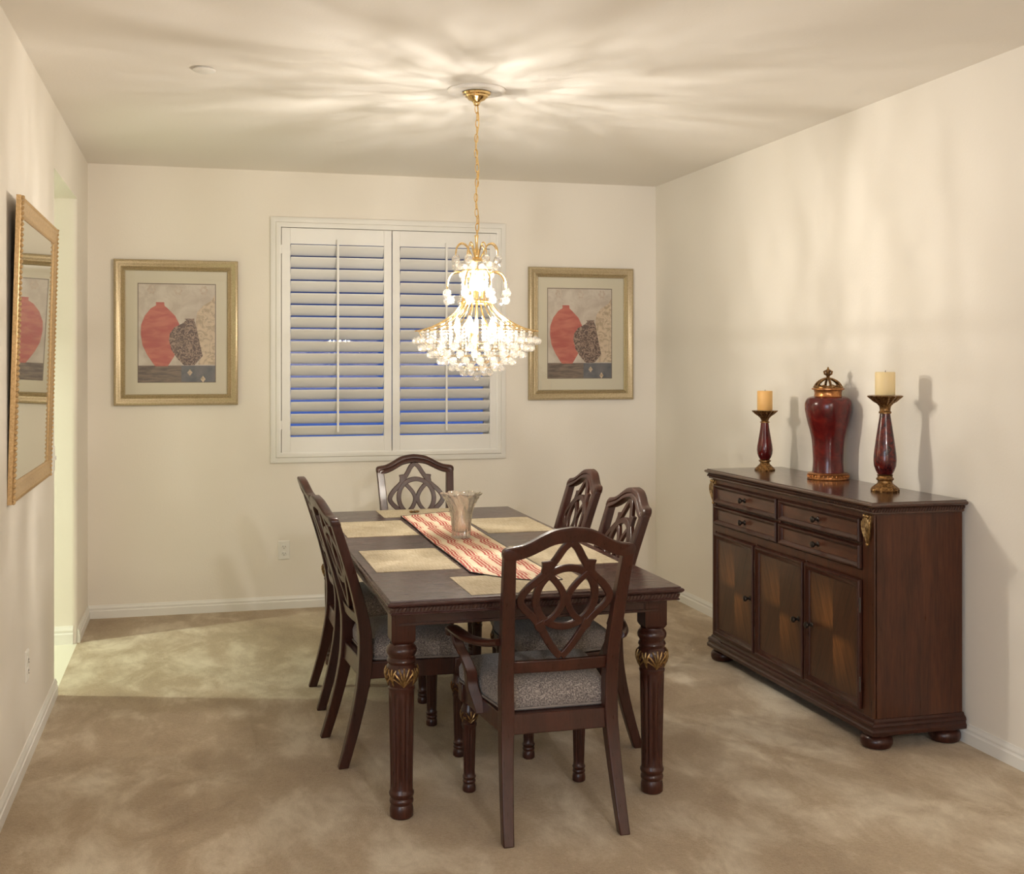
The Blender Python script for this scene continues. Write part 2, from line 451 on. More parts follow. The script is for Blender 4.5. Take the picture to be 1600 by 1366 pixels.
# ------------------------------------------------------------------ window and shutters
win = thing('window_1', 'white cased window behind louvered shutters on the back wall', 'window', (1.197, YB, 1.68)); struct(win)
win.pop('category', None)
def rel(mb, c): return mb.xform(lambda x, y, z: (x - c[0], y - c[1], z - c[2]))
wc = (1.197, YB, 1.68)
def ring_frame(x0, x1, z0, z1, prof, ypos):
    """prof: (inset from outer edge, distance proud of ypos towards -y)"""
    m = MB()
    rings = [[(x0 + i, ypos - d, z0 + i), (x1 - i, ypos - d, z0 + i), (x1 - i, ypos - d, z1 - i), (x0 + i, ypos - d, z1 - i)] for i, d in prof]
    rings.append(rings[0]); return m.loft(rings, 0, True, False, smooth=False)
m = ring_frame(.438, 1.955, .914, 2.453, [(0, 0), (0, .018), (.012, .022), (.03, .022), (.036, .030), (.052, .033), (.064, .028), (.064, -.06), (.03, -.06)], YB)
rel(m, wc).build('casing', M['trim'], win)
m = ring_frame(WX0 - .04, WX1 + .04, WZ0 - .04, WZ1 + .04, [(0, 0), (0, .03), (.075, .03), (.075, 0)], YB + .135)
m.box(1.18, 1.215, YB + .105, YB + .135, WZ0, WZ1)
rel(m, wc).build('sash', M['trim'], win)
rel(MB().box(WX0 + .02, WX1 - .02, YB + .118, YB + .122, WZ0 + .02, WZ1 - .02), wc).build('pane', M['pane'], win)

ZB, ZT = .963, 2.385
LZ0, LZ1 = 1.075, 2.285
NL = 16; pitch = (LZ1 - LZ0) / NL
def make_shutter(x0, x1, lx0, lx1, label):
    cx = (x0 + x1) / 2; ys = YB - .008
    s_ = thing('plantation_shutter', label, 'shutter', (cx, ys, ZB), 0, 'shutter panels on the window')
    m = MB(); T = .014
    m.box(x0 - cx + .002, lx0 - cx, -T, T, 0, ZT - ZB); m.box(lx1 - cx, x1 - cx - .002, -T, T, 0, ZT - ZB)
    m.box(lx0 - cx, lx1 - cx, -T, T, 0, LZ0 - ZB); m.box(lx0 - cx, lx1 - cx, -T, T, LZ1 - ZB, ZT - ZB)
    m.build('shutter_frame', M['shutter'], s_, bevel=.0015)
    w = .086; th = math.radians(LTILT)
    lv = MB(); rings = []
    for xx in (lx0 - cx + .002, lx1 - cx - .002):
        ring = []
        for j in range(16):
            a = 2 * PI * j / 16
            u = w / 2 * cos(a); q = .0052 * sin(a)
            ring.append((xx, -u * sin(th) + q * cos(th), u * cos(th) + q * sin(th)))
        rings.append(ring)
    lv.loft(rings)
    first = None
    for i in range(NL):
        z = LZ0 + (i + .5) * pitch - ZB
        if first is None: first = o = lv.build('louver', M['shutter'], s_, loc=(0, 0, z))
        else: o = first.copy(); COL.objects.link(o); o.location = (0, 0, z)
    rod = MB().box(-.006, .006, -.058, -.046, LZ0 - ZB + .03, LZ1 - ZB + .025)
    for i in range(NL):
        rod.box(-.0015, .0015, -.047, -.028, LZ0 - ZB + (i + .5) * pitch + .027, LZ0 - ZB + (i + .5) * pitch + .03)
    rod.build('tilt_rod', M['shutter'], s_)
    return s_
LTILT = 42
sl = make_shutter(.504, 1.2005, .56, 1.149, 'white louvered shutter panel on window half nearer the left picture, fully in view')
sr = make_shutter(1.2015, 1.896, 1.252, 1.845, 'white louvered shutter panel partly hidden behind the lit crystal chandelier')
for sh, sx in ((sl, -.346), (sr, .346)):
    for z in (.16, 1.26):
        MB().box(sx - .006, sx + .006, -.018, -.012, z, z + .055).build('hinge', M['shutter'], sh, bevel=.001)

# ------------------------------------------------------------------ wall plates, ceiling fittings
def plate_outlet(name, label, loc, rz):
    o = thing(name, label, 'outlet', loc, rz)
    m = MB(); m.rect_rings(-.036, .036, -.059, .059, [(0, 0), (0, .003), (-.004, .006)])
    m.xform(lambda x, y, z: (x, -z, y)).build('cover_plate', M['plate'], o)
    for dz in (.021, -.021):
        r = MB().lathe([(.0165, 0), (.0165, .0022), (.015, .003)], seg=24).xform(lambda x, y, z: (x, -z - .0055, y * .85 + dz)).build('receptacle', M['plate'], o)
        k = MB(); k.box(-.008, -.0055, -.0092, -.008, dz - .002, dz + .008); k.box(.0055, .008, -.0092, -.008, dz - .002, dz + .006)
        k.ball((0, -.0085, dz - .008), .0026, seg=8, rings=4)
        k.build('slot', M['slot'], r)
    return o
plate_outlet('wall_outlet', 'white double outlet low on the back wall below the shuttered window', (.522, YB, .366), 0)
plate_outlet('wall_outlet', 'white outlet low on the left wall below the gilt mirror', (XL, 4.88, .37), PI / 2)
ro = plate_outlet('wall_outlet', 'white outlet on the right wall by far end of the sideboard', (XR, 5.83, .40), -PI / 2)
sw = thing('light_switch', 'white light switch on the left wall between mirror and doorway', 'switch', (XL, 5.74, 1.10), PI / 2)
m = MB(); m.rect_rings(-.036, .036, -.059, .059, [(0, 0), (0, .003), (-.004, .006)])
m.xform(lambda x, y, z: (x, -z, y)).build('cover_plate', M['plate'], sw)
MB().box(-.005, .005, -.016, -.005, -.004, .014).build('toggle', M['plate'], sw, bevel=.001)

o = MB().lathe([(.038, 0), (.038, -.006), (.046, -.006), (.046, -.010), (.043, -.012), (.0, -.0125)], seg=40).build('sprinkler_cover', M['plate'], loc=(.025, 4.961, H))
tag(o, 'small flat white round cover plate on the ceiling, away from the lamp', 'ceiling cover')

# ------------------------------------------------------------------ chandelier
CXY = (1.183, 5.036)
o = MB().lathe([(.125, 0), (.128, -.006), (.122, -.014), (.108, -.016), (.100, -.012), (.0, -.012)], seg=64).build('ceiling_medallion', M['ceiling'], loc=(CXY[0], CXY[1], H))
tag(o, 'round white medallion on the ceiling around the brass canopy', 'ceiling medallion')
ch = thing('chandelier', 'lit crystal ball chandelier with brass frame hanging over the table', 'chandelier', (CXY[0], CXY[1], 0))
MB().lathe([(.0, 2.7275), (.060, 2.7275), (.063, 2.724), (.060, 2.716), (.052, 2.712), (.050, 2.706), (.042, 2.702), (.036, 2.694), (.020, 2.688), (.014, 2.680), (.013, 2.672), (.006, 2.668), (.0, 2.668)], seg=48).build('canopy', M['brass'], ch)
# chain
m = MB(); z = 2.672; k = 0
while z > 2.10:
    pts = []
    for j in range(14):
        a = 2 * PI * j / 14
        u = .0075 * cos(a); q = .019 * sin(a)
        dx = .003 * sin(k * .9)
        pts.append((u + dx, 0, z - .017 + q) if k % 2 == 0 else (dx, u, z - .017 + q))
    m.tube(pts, .0022, 6, closed=True); z -= .0325; k += 1
m.build('chain', M['brass'], ch)
pts = [(.006 * sin(i * .55) + .004, .006 * cos(i * .55), 2.67 - i * .0195) for i in range(31)]
MB().tube(pts, .0026, 6).build('cord', M['brass'], ch)
# frame: stem, rings, ribs, arms, hooks
m = MB()
m.tube([(0, 0, 2.10), (0, 0, 2.0), (0, 0, 1.6), (0, 0, 1.56)], .006, 10)
m.lathe([(.0, 2.10), (.010, 2.10), (.007, 2.085), (.006, 2.05), (.012, 2.03), (.012, 2.005), (.03, 1.995), (.032, 1.985), (.0, 1.985)], seg=20)
m.build('stem', M['brass'], ch)
m = MB()
for r, z in ((.065, 1.812), (.065, 1.802), (.063, 1.945)):
    m.tube([(r * cos(2 * PI * j / 40), r * sin(2 * PI * j / 40), z) for j in range(40)], .0028, 6, closed=True)
m.tube([(.266 * cos(2 * PI * j / 72), .266 * sin(2 * PI * j / 72), 1.679) for j in range(72)], .0013, 6, closed=True)
m.tube([(.19 * cos(2 * PI * j / 60), .19 * sin(2 * PI * j / 60), 1.700) for j in range(60)], .002, 6, closed=True)
for j in range(10):
    a = 2 * PI * j / 10; m.tube([(.065 * cos(a), .065 * sin(a), 1.80), (.063 * cos(a), .063 * sin(a), 1.945)], .002, 6)
    m.tube([(0, 0, 1.945), (.063 * cos(a), .063 * sin(a), 1.945)], .002, 6)
    m.tube([(0, 0, 1.807), (.065 * cos(a), .065 * sin(a), 1.807)], .002, 6)
m.build('ring', M['brass'], ch)
RIB = spline([(.062, 1.818), (.075, 1.79), (.105, 1.755), (.15, 1.722), (.20, 1.697), (.24, 1.684), (.272, 1.679)], 4)
def rib_z(r):
    return interp([(p[0], p[1]) for p in RIB], r)
ribm = MB().tube([(p[0], 0, p[1]) for p in RIB], .0027, 6)
first = ribm.build('rib', M['brass'], ch)
for j in range(1, 24):
    c = first.copy(); COL.objects.link(c); c.rotation_euler = (0, 0, 2 * PI * j / 24)
armp = spline([(.03, 1.90), (.05, 1.925), (.085, 1.938), (.115, 1.93), (.134, 1.905), (.14, 1.872)], 5)
hookp = spline([(.012, 1.985), (.03, 2.02), (.05, 2.055), (.075, 2.063), (.094, 2.045), (.099, 2.018)], 5)
for nm, P_, r in (('arm', armp, .0035), ('hook', hookp, .003)):
    mm = MB().tube([(p[0], 0, p[1]) for p in P_], r, 6)
    mm.tube([(P_[-1][0], 0, P_[-1][1]), (P_[-1][0], 0, P_[-1][1] - .012)], .0012, 5)
    f = mm.build(nm, M['brass'], ch); f.rotation_euler = (0, 0, .2)
    for j in range(1, 8):
        c = f.copy(); COL.objects.link(c); c.rotation_euler = (0, 0, .2 + 2 * PI * j / 8)
# crystal balls
bmx = bmesh.new(); bmesh.ops.create_icosphere(bmx, subdivisions=2, radius=1.0)
bl_v = [tuple(v.co) for v in bmx.verts]; bl_f = [tuple(v.index for v in f.verts) for f in bmx.faces]; bmx.free()
def facet(mb, c, r):
    mb.add([(c[0] + r * x, c[1] + r * y, c[2] + r * z) for x, y, z in bl_v], bl_f, 0, False)
balls = []
for r, z, n, rad in ((.266, 1.636, 24, .0185), (.240, 1.606, 22, .0185), (.203, 1.577, 20, .0185), (.158, 1.548, 16, .0185), (.110, 1.521, 12, .0185), (.060, 1.499, 7, .018), (.0, 1.480, 1, .0195)):
    off = random.random() if z < 1.63 else 0
    for j in range(n):
        a = 2 * PI * (j + off) / n
        balls.append((r * cos(a), r * sin(a), z, rad))
for j in range(8):
    a = .2 + 2 * PI * j / 8
    balls.append((.141 * cos(a), .141 * sin(a), 1.843, .0185))
    balls.append((.132 * cos(a + .12), .132 * sin(a + .12), 1.812, .0185))
    balls.append((.099 * cos(a), .099 * sin(a), 1.990, .0185))
    balls.append((.092 * cos(a + .2), .092 * sin(a + .2), 1.962, .0185))
    balls.append((.062 * cos(a + .3), .062 * sin(a + .3), 1.925, .016))
    balls.append((.055 * cos(a), .055 * sin(a), 1.955, .016))
vd = Vector((sin(yaw), cos(yaw), 0))
balls.sort(key=lambda p: Vector((p[0], p[1], 0)).dot(vd) - .3 * math.hypot(p[0], p[1]))
fb = {}
m_rest = MB()
for i, p in enumerate(balls):
    if i < 100:
        key = p[3]
        if key not in fb:
            mm = MB(); facet(mm, (0, 0, 0), key); mm.lathe([(.0, key + .006), (.0025, key + .005), (.003, key - .001), (.0, key - .002)], seg=6)
            fb[key] = c = mm.build('crystal_ball', M['crystal'], ch, sharp=1)
        else:
            c = fb[key].copy(); COL.objects.link(c)
        c.location = p[:3]; c.rotation_euler = (random.random(), random.random(), random.random() * 6)
    else: facet(m_rest, p[:3], p[3])
tag(m_rest.build('crystal_cluster', M['crystal'], ch, sharp=1), kind='stuff')
# bead strands hanging from the ribs, and short drops under the upper ring
m = MB()
for r, z, n, rad in ((.240, 1.606, 24, 0), (.203, 1.577, 24, 0), (.158, 1.548, 24, 0), (.118, 1.60, 12, 0)):
    for j in range(n):
        a = 2 * PI * j / n; zz = rib_z(r) - .008
        while zz > z + .022:
            m.ball((r * cos(a), r * sin(a), zz), .0052, seg=5, rings=4, sc=(1, 1, 1.25)); zz -= .0145
tag(m.build('bead_strands', M['crystal'], ch, sharp=1), kind='stuff')
m = MB()
for j in range(12):
    a = 2 * PI * j / 12; zz = 1.935
    while zz > 1.83:
        m.ball((.064 * cos(a), .064 * sin(a), zz), .0058, seg=5, rings=4, sc=(1, 1, 1.4)); zz -= .0165
tag(m.build('bead_curtain', M['crystal'], ch, sharp=1), kind='stuff')
# wires on which the ball tiers sit
m = MB()
for r, z in ((.240, 1.628), (.203, 1.599), (.158, 1.570), (.110, 1.543), (.06, 1.52)):
    m.tube([(r * cos(2 * PI * j / 48), r * sin(2 * PI * j / 48), z) for j in range(48)], .0013, 5, closed=True)
for j in range(8):
    a = 2 * PI * j / 8 + .1
    m.tube([(r * cos(a), r * sin(a), z) for r, z in ((.266, 1.679), (.240, 1.628), (.203, 1.599), (.158, 1.570), (.110, 1.543), (.06, 1.52), (.005, 1.508))], .0013, 5)
m.build('tier_wire', M['brass'], ch)
BUL = [(.085, 1.70, 5, .4), (.026, 1.885, 3, 0)]
first = None
NP = 0
BP = 16
for r, z, n, off in BUL:
    for j in range(n):
        a = 2 * PI * j / n + off
        x, y = r * cos(a), r * sin(a)
        if first is None:
            first = c = MB().lathe([(.0, -.028), (.008, -.027), (.0125, -.015), (.0145, 0), (.012, .014), (.006, .028), (.002, .038), (.0, .04)], seg=14).build('bulb', M['bulb'], ch)
            MB().lathe([(.0, -.06), (.011, -.06), (.011, -.028), (.0, -.028)], seg=12).build('candle_sleeve', M['brass'], c)
        else: c = copy_tree(first, ch)
        c.location = (x, y, z)
        li = bpy.data.lights.new('bulb_light', 'POINT'); li.energy = BP; li.color = (1, .955, .89); li.shadow_soft_size = .005
        lo = bpy.data.objects.new('bulb_light', li); COL.objects.link(lo); lo.parent = ch; lo.location = (x, y, z)

# ------------------------------------------------------------------ dining table
TX0, TX1, TY0, TY1 = .607, 1.627, 3.815, 6.187
tb = thing('dining_table', 'long dark wood dining table with carved legs set with straw placemats', 'table', ((TX0 + TX1) / 2, (TY0 + TY1) / 2, 0))
tc = ((TX0 + TX1) / 2, (TY0 + TY1) / 2, 0)
m = MB().rect_rings(TX0, TX1, TY0, TY1, [(-.03, .712), (-.004, .712), (-.001, .716), (-.006, .720), (-.006, .736), (.004, .740), (.010, .746), (.0105, .751), (.006, .7545), (.001, .7555), (0, .760)])
rel(m, tc).build('tabletop', M['top'], tb, bevel=.0012)
def rope_rect(x0, x1, y0, y1, z, step, r, sides='nesw'):
    m = MB(); R = Matrix.Rotation(.6, 3, 'Y'); R2 = Matrix.Rotation(.6, 3, 'X')
    if 's' in sides or 'n' in sides:
        n = int((x1 - x0) / step)
        for i in range(n + 1):
            x = x0 + (x1 - x0) * i / n
            for s_, y in (('s', y0), ('n', y1)):
                if s_ in sides: m.ball((x, y, z), r, seg=6, rings=4, sc=(.62, .5, 1.25), rot=R)
    n = int((y1 - y0) / step)
    for i in range(n + 1):
        y = y0 + (y1 - y0) * i / n
        for s_, x in (('w', x0), ('e', x1)):
            if s_ in sides: m.ball((x, y, z), r, seg=6, rings=4, sc=(.5, .62, 1.25), rot=R2)
    return m
rel(rope_rect(TX0 + .006, TX1 - .006, TY0 + .006, TY1 - .006, .728, .0125, .0075), tc).build('rope_moulding', M['rope'], tb)
m = MB()
ax0, ax1, ay0, ay1 = TX0 + .045, TX1 - .045, TY0 + .105, TY1 - .105
for (x0, x1, y0, y1) in ((ax0, ax1, ay0, ay0 + .025), (ax0, ax1, ay1 - .025, ay1), (ax0, ax0 + .025, ay0, ay1), (ax1 - .025, ax1, ay0, ay1)):
    m.box(x0, x1, y0, y1, .655, .714)
e = .006
for (x0, x1, y0, y1) in ((ax0, ax1, ay0 - e, ay0), (ax0, ax1, ay1, ay1 + e), (ax0 - e, ax0, ay0, ay1), (ax1, ax1 + e, ay0, ay1)):
    m.box(x0, x1, y0, y1, .655, .664)
rel(m, tc).build('apron', M['woodh'], tb, bevel=.001)

LEGP = [(.0, 0), (.034, 0), (.0395, .006), (.040, .020), (.040, .030), (.0375, .042), (.036, .046), (.0395, .050), (.041, .057), (.0395, .064), (.037, .068), (.0395, .073), (.0425, .080), (.0425, .087), (.039, .093),
        (.0385, .10), (.0385, .12), (.0395, .20), (.0415, .30), (.0435, .40), (.0435, .425), (.0435, .432), (.046, .438), (.046, .443), (.043, .447),
        (.044, .452), (.050, .465), (.0555, .485), (.0555, .502), (.051, .515), (.045, .522), (.047, .527), (.050, .533), (.048, .540), (.0435, .545), (.046, .552), (.0515, .560), (.0525, .570), (.049, .580), (.0425, .586), (.041, .592)]
def leg_r(z): return interp([(b_, a_) for a_, b_ in LEGP[1:]], z)
fluted = lambda P: [q for a_, b_ in zip(P, P[1:]) for q in ([a_] + ([((a_[0] * (1 - k / 4) + b_[0] * k / 4), a_[1] * (1 - k / 4) + b_[1] * k / 4) for k in range(1, 4)] if b_[1] - a_[1] > .05 else []))] + [P[-1]]
def shell_fan(m, cx, cy, ang, zbase, L, rfun, n=7, spread=1.15, rad=.0036, push=.001):
    for k in range(n):
        a = (k / (n - 1) - .5) * 2 * spread
        pts = []; rr = []
        for q in range(6):
            s_ = q / 5; u = sin(a * (.4 + .6 * s_)) * L * s_ * .75; v_ = cos(a * .8) * L * s_ * (1 if abs(a) < .6 else .92)
            z = zbase + v_; R_ = rfun(z) + push
            th = ang + u / R_
            pts.append((cx + R_ * cos(th), cy + R_ * sin(th), z)); rr.append(rad * (.45 + .75 * s_) * (1 if q < 5 else .6))
        m.tube(pts, rr, 6)
lm = MB().lathe(fluted(LEGP), seg=72, flute=(.11, .415, 12, .13))
lm.rect_rings(-.041, .041, -.041, .041, [(-.012, .588), (-.004, .598), (0, .606), (0, .714)])
fan = MB()
for q in range(4): shell_fan(fan, 0, 0, q * PI / 2, .449, .066, leg_r)
for q in range(4):
    shell_fan(fan, 0, 0, q * PI / 2 + PI / 4, .452, .058, leg_r, n=3, spread=.35, rad=.0042)
firstleg = None
for x in (.668, 1.576):
    for y in (3.957, 6.045):
        if firstleg is None:
            firstleg = l = lm.build('leg', M['wood'], tb)
            fan.build('carved_shell', M['gilt'], l)
        else: l = copy_tree(firstleg, tb)
        l.location = (x - tc[0], y - tc[1], 0)

# placemats and runner
def placemat(x0, x1, y0, y1, label, rz=0):
    cx, cy = (x0 + x1) / 2, (y0 + y1) / 2; hx, hy = (x1 - x0) / 2, (y1 - y0) / 2
    m = MB(); n = 14
    P_ = []
    for i in range(n + 1):
        for j in range(n + 1):
            P_.append((-hx + 2 * hx * i / n, -hy + 2 * hy * j / n))
    vs = [(x, y, .0018) for x, y in P_] + [(x, y, 0.0001) for x, y in P_]
    N = (n + 1) ** 2; fs = []
    for i in range(n):
        for j in range(n):
            a = i * (n + 1) + j; q = [a, a + n + 1, a + n + 2, a + 1]
            fs.append(tuple(q)); fs.append(tuple(N + k for k in reversed(q)))
    for i in range(n):
        for a, b_ in ((i, i + 1), (n * (n + 1) + i, n * (n + 1) + i + 1), (i * (n + 1), (i + 1) * (n + 1)), (i * (n + 1) + n, (i + 1) * (n + 1) + n)):
            fs.append((a, b_, N + b_, N + a))
    o = m.add(vs, fs).build('placemat', M['mat'], loc=(cx, cy, .760))
    o.rotation_euler = (0, 0, rz)
    return tag(o, label, 'placemat', 'straw placemats around the table')
placemat(.885, 1.345, 3.85, 4.19, 'pale straw placemat at the near table end before the armchair, partly under the runner', .01)
placemat(.905, 1.36, 5.885, 6.18, 'greenish straw placemat at the far table end below the window', 0)
placemat(.642, .962, 4.355, 4.865, 'straw placemat on the near left side of table, whole width in view', 0)
placemat(.645, .968, 5.255, 5.765, 'straw placemat on the far left side of table, cut off by chair back', 0)
placemat(1.27, 1.59, 4.33, 4.83, 'straw placemat on the near right side of table, seen through the armchair back', 0)
placemat(1.285, 1.605, 5.23, 5.73, 'straw placemat on the far right side of table behind the glass vase', 0)

rn = thing('table_runner', 'long red and cream striped runner down the middle of the table', 'table runner', (1.115, 5.0, .7625))
RP = []
nL = 46; nW = 14
def run_edge(t_):   # left and right edges as the runner goes from far (t=0) to near (t=1)
    yl = 5.90 + (4.26 - 5.90) * t_; yr = 6.02 + (4.03 - 6.02) * t_
    return (.992 - .018 * t_ + .004 * sin(t_ * 9), yl), (1.262 - .004 * t_ + .004 * sin(t_ * 7 + 1), yr)
grid = []
for i in range(nL + 1):
    t_ = i / nL; (xl, yl), (xr, yr) = run_edge(t_)
    row = []
    for j in range(nW + 1):
        s_ = j / nW; x = xl + (xr - xl) * s_; y = yl + (yr - yl) * s_
        if t_ > .5: y -= .075 * sin(PI * s_) * ((t_ - .5) / .5) ** 3      # rounded near end
        z = .0015 + .0012 * (sin(x * 31 + y * 4) * sin(y * 7.3 + x * 3) + 1)
        if i in (0, nL) or j in (0, nW): z = .0018
        row.append((x - 1.115, y - 5.0, z))
    grid.append(row)
def sheet(grid, t=.0014):
    m = MB(); a = len(grid); c = len(grid[0])
    vs = [p for r in grid for p in r] + [(p[0], p[1], p[2] - t) for r in grid for p in r]; N = a * c; fs = []
    for i in range(a - 1):
        for j in range(c - 1):
            q = [i * c + j, (i + 1) * c + j, (i + 1) * c + j + 1, i * c + j + 1]
            fs.append(tuple(q)); fs.append(tuple(N + k for k in reversed(q)))
    for i in range(a - 1):
        for j in (0, c - 1): fs.append((i * c + j, (i + 1) * c + j, N + (i + 1) * c + j, N + i * c + j))
    for j in range(c - 1):
        for i in (0, a - 1): fs.append((i * c + j, i * c + j + 1, N + i * c + j + 1, N + i * c + j))
    return m.add(vs, fs)
sheet(grid).build('runner_cloth', M['runner'], rn, sharp=60)
edge_pts = [r[0] for r in grid] + list(grid[-1][1:]) + [r[-1] for r in reversed(grid[:-1])] + list(reversed(grid[0][1:-1]))
MB().tube([(x, y, .0014) for x, y, z in edge_pts], .0022, 5, closed=True).build('edging', M['runner_edge'], rn)

# small trinket on the far mat
tk = MB()
for k in range(5):
    a = k * 1.25
    tk.ball((.016 * cos(a), .009 * sin(a), .006), .011, seg=8, rings=5, sc=(1.2, .6, .5), rot=Matrix.Rotation(a, 3, 'Z'))
o = tk.build('dried_leaf_sprig', M['bronze'], loc=(1.083, 6.03, .7622))
tag(o, 'small brown dried sprig lying on the far placemat by the runner end', 'sprig')

# glass vase
gv = thing('glass_vase', 'clear swirled glass vase with flared rim standing on the striped runner', 'vase', (1.128, 5.10, .7664))
VP = [(0, 0), (.036, 0), (.041, .004), (.041, .012), (.040, .02), (.0405, .04), (.042, .06), (.044, .08), (.047, .10), (.051, .12), (.057, .14), (.066, .16), (.077, .178), (.086, .19), (.089, .196)]
VI = [(.084, .193), (.073, .177), (.062, .159), (.053, .139), (.047, .119), (.043, .10), (.040, .08), (.037, .05), (.034, .03), (.02, .024), (0, .023)]
def vsw(r, z, a):
    k = max(0, min(1, z / .19)); tw = 2.0 * k * k
    amp = .055 + .015 * k
    rr = r * (1 + (amp if r > .01 else 0) * cos(14 * (a - tw)))
    return rr, a
mm = MB().lathe(VP + VI, seg=112, sweep=vsw, caps=False)
mm.xform(lambda x, y, z: (x, y, z + (.003 * cos(7 * math.atan2(y, x)) * max(0, (z - .165) / .03) if z > .165 else 0)))
mm.build('vase_body', M['vase'], gv, sharp=60)

# ------------------------------------------------------------------ chairs (facing +y; origin under the rear feet)
YC = [(p[0], p[1]) for p in spline([(0, 0), (.10, .030), (.20, .056), (.30, .078), (.38, .088), (.50, .088), (.60, .070), (.72, .037), (.84, -.001), (.94, -.034), (1.03, -.062)], 4)]
WO = [(0, .214), (.2, .206), (.38, .200), (.6, .203), (.8, .212), (.92, .219), (.96, .221)]
PW = [(0, .036), (.2, .040), (.38, .045), (.6, .044), (.96, .040)]
PD = [(0, .038), (.2, .044), (.38, .054), (.5, .050), (.7, .040), (.96, .034)]
yc = lambda z: interp(YC, z)
CL = [(.0, 0), (.020, 0), (.0235, .004), (.024, .016), (.022, .028), (.0205, .031), (.023, .035), (.0235, .040), (.021, .045), (.023, .050), (.0245, .055), (.022, .060),
      (.0205, .065), (.0205, .075), (.022, .14), (.0248, .225), (.025, .232), (.027, .238), (.027, .245), (.024, .249), (.024, .255), (.0285, .265), (.031, .28), (.030, .298), (.0245, .312), (.024, .322), (.027, .328), (.027, .335)]
cl_r = lambda z: interp([(b_, a_) for a_, b_ in CL[1:]], z)
def make_chair(label, arms, dep, group):
    c = thing('dining_armchair' if arms else 'dining_chair', label, 'chair', (0, 0, 0), 0, group)
    fy = dep                      # front leg line
    for s in (-1, 1):             # rear legs run up as the back posts
        rings = []
        zs = [0, .05, .1, .15, .2, .25, .3, .35, .4, .45, .5, .55, .6, .65, .7, .75, .8, .85, .9, .938]
        for z in zs:
            w0 = interp(WO, z); pw = interp(PW, z); d = interp(PD, z); y = yc(z)
            a_, b_ = s * (w0 - pw), s * w0
            rings.append([(a_, y - d / 2, z), (b_, y - d / 2, z), (b_, y + d / 2, z), (a_, y + d / 2, z)])
        MB().loft(rings).build('leg', M['wood'], c, bevel=.004, sharp=40)
    # crest rail
    top = [(-.221, .925), (-.2215, .943), (-.212, .9545), (-.19, .9585), (-.165, .963), (-.135, .975), (-.10, .9945), (-.06, 1.0115), (0, 1.019)]
    bot = [(-.181, .915), (-.160, .9195), (-.13, .9305), (-.10, .9455), (-.06, .964), (0, .974)]
    T = spline(top, 4); T = T + [(-x, z) for x, z in reversed(T[:-1])]
    B = spline(bot, 4); B = B + [(-x, z) for x, z in reversed(B[:-1])]
    n = 60
    def at(poly, t_):
        f = t_ * (len(poly) - 1); i = min(int(f), len(poly) - 2); u = f - i
        return tuple(poly[i][k] * (1 - u) + poly[i + 1][k] * u for k in (0, 1))
    rings = []
    for i in range(n + 1):
        tx, tz = at(T, i / n); bx, bz = at(B, i / n)
        hd = .019
        bow = .012 * (1 - (tx / .22) ** 2)
        sec = []
        for (u, dd) in ((0, -hd), (0, hd * .6), (.12, hd), (.42, hd * .95), (.5, hd * .7), (.58, hd * .95), (.85, hd), (1, hd * .7), (1.0, -hd * .7), (.88, -hd)):
            x = bx + (tx - bx) * u; z = bz + (tz - bz) * u
            sec.append((x, yc(z) + dd - bow, z))
        rings.append(sec)
    MB().loft(rings).build('crest_rail', M['wood'], c, sharp=50)
    # pierced splat
    Z0 = .782
    fm = lambda a_, b_, d: (a_, yc(Z0 + b_) - .010 * (1 - (a_ / .2) ** 2) + d, Z0 + b_)
    m = MB(); bw = .025
    half = [(.0, .188), (.022, .168), (.042, .136), (.062, .106), (.076, .085), (.098, .064), (.125, .040), (.147, .010), (.150, -.012), (.134, -.036), (.106, -.062), (.086, -.086), (.070, -.110), (.045, -.152), (.018, -.188), (0, -.205)]
    for s in (-1, 1):
        H_ = spline([(s * x, z) for x, z in half], 5)
        m.strip(H_, bw, fm, -.008, .009)
        m.prism([(s * .052, .128), (s * .092, .124), (s * .088, .108), (s * .092, .078), (s * .060, .085)], lambda a_, b_: fm(a_, b_, -.0085), lambda a_, b_: fm(a_, b_, .0095))
        m.prism([(s * .070, -.072), (s * .098, -.088), (s * .094, -.104), (s * .080, -.118), (s * .056, -.108)], lambda a_, b_: fm(a_, b_, -.0085), lambda a_, b_: fm(a_, b_, .0095))
        arc = spline([(s * .070, .084), (s * .040, .056), (s * .016, .024), (s * .0075, -.004), (s * .014, -.034), (s * .036, -.066), (s * .066, -.088)], 6)
        m.strip(arc, .022, fm, -.0075, .0085)
    ell = [(.100 * cos(2 * PI * j / 56), .100 * sin(2 * PI * j / 56)) for j in range(56)]
    m.strip(ell, bw, fm, -.007, .010, closed=True)
    m.build('splat', M['wood'], c, bevel=.003, sharp=50)
    # lower back rail and seat frame
    def bar(z0, z1, half_w, d, n=12, bowed=.010):
        m = MB(); rings = []
        for i in range(n + 1):
            x = -half_w + 2 * half_w * i / n
            bow = bowed * (1 - (x / half_w) ** 2)
            rings.append([(x, yc(z0) - d / 2 - bow, z0), (x, yc(z0) + d / 2 - bow, z0), (x, yc(z1) + d / 2 - bow, z1), (x, yc(z1) - d / 2 - bow, z1)])
        return m.loft(rings)
    bar(.527, .568, .168, .022).build('back_rail', M['wood'], c, bevel=.003)
    m = bar(.328, .394, .165, .026, bowed=.0)
    for s in (-1, 1):
        y0 = yc(.36)
        P0 = Vector((s * .182, y0)); P1 = Vector((s * .222, fy))
        nn = Vector(((P1 - P0).y, -(P1 - P0).x)).normalized() * .012
        rings = [[(*(P + q), z) for q, z in ((nn, .328), (nn, .394), (-nn, .394), (-nn, .328))] for P in (P0, P1)]
        m.loft(rings, smooth=False)
    m.box(-.24, .24, fy - .012, fy + .016, .328, .394)
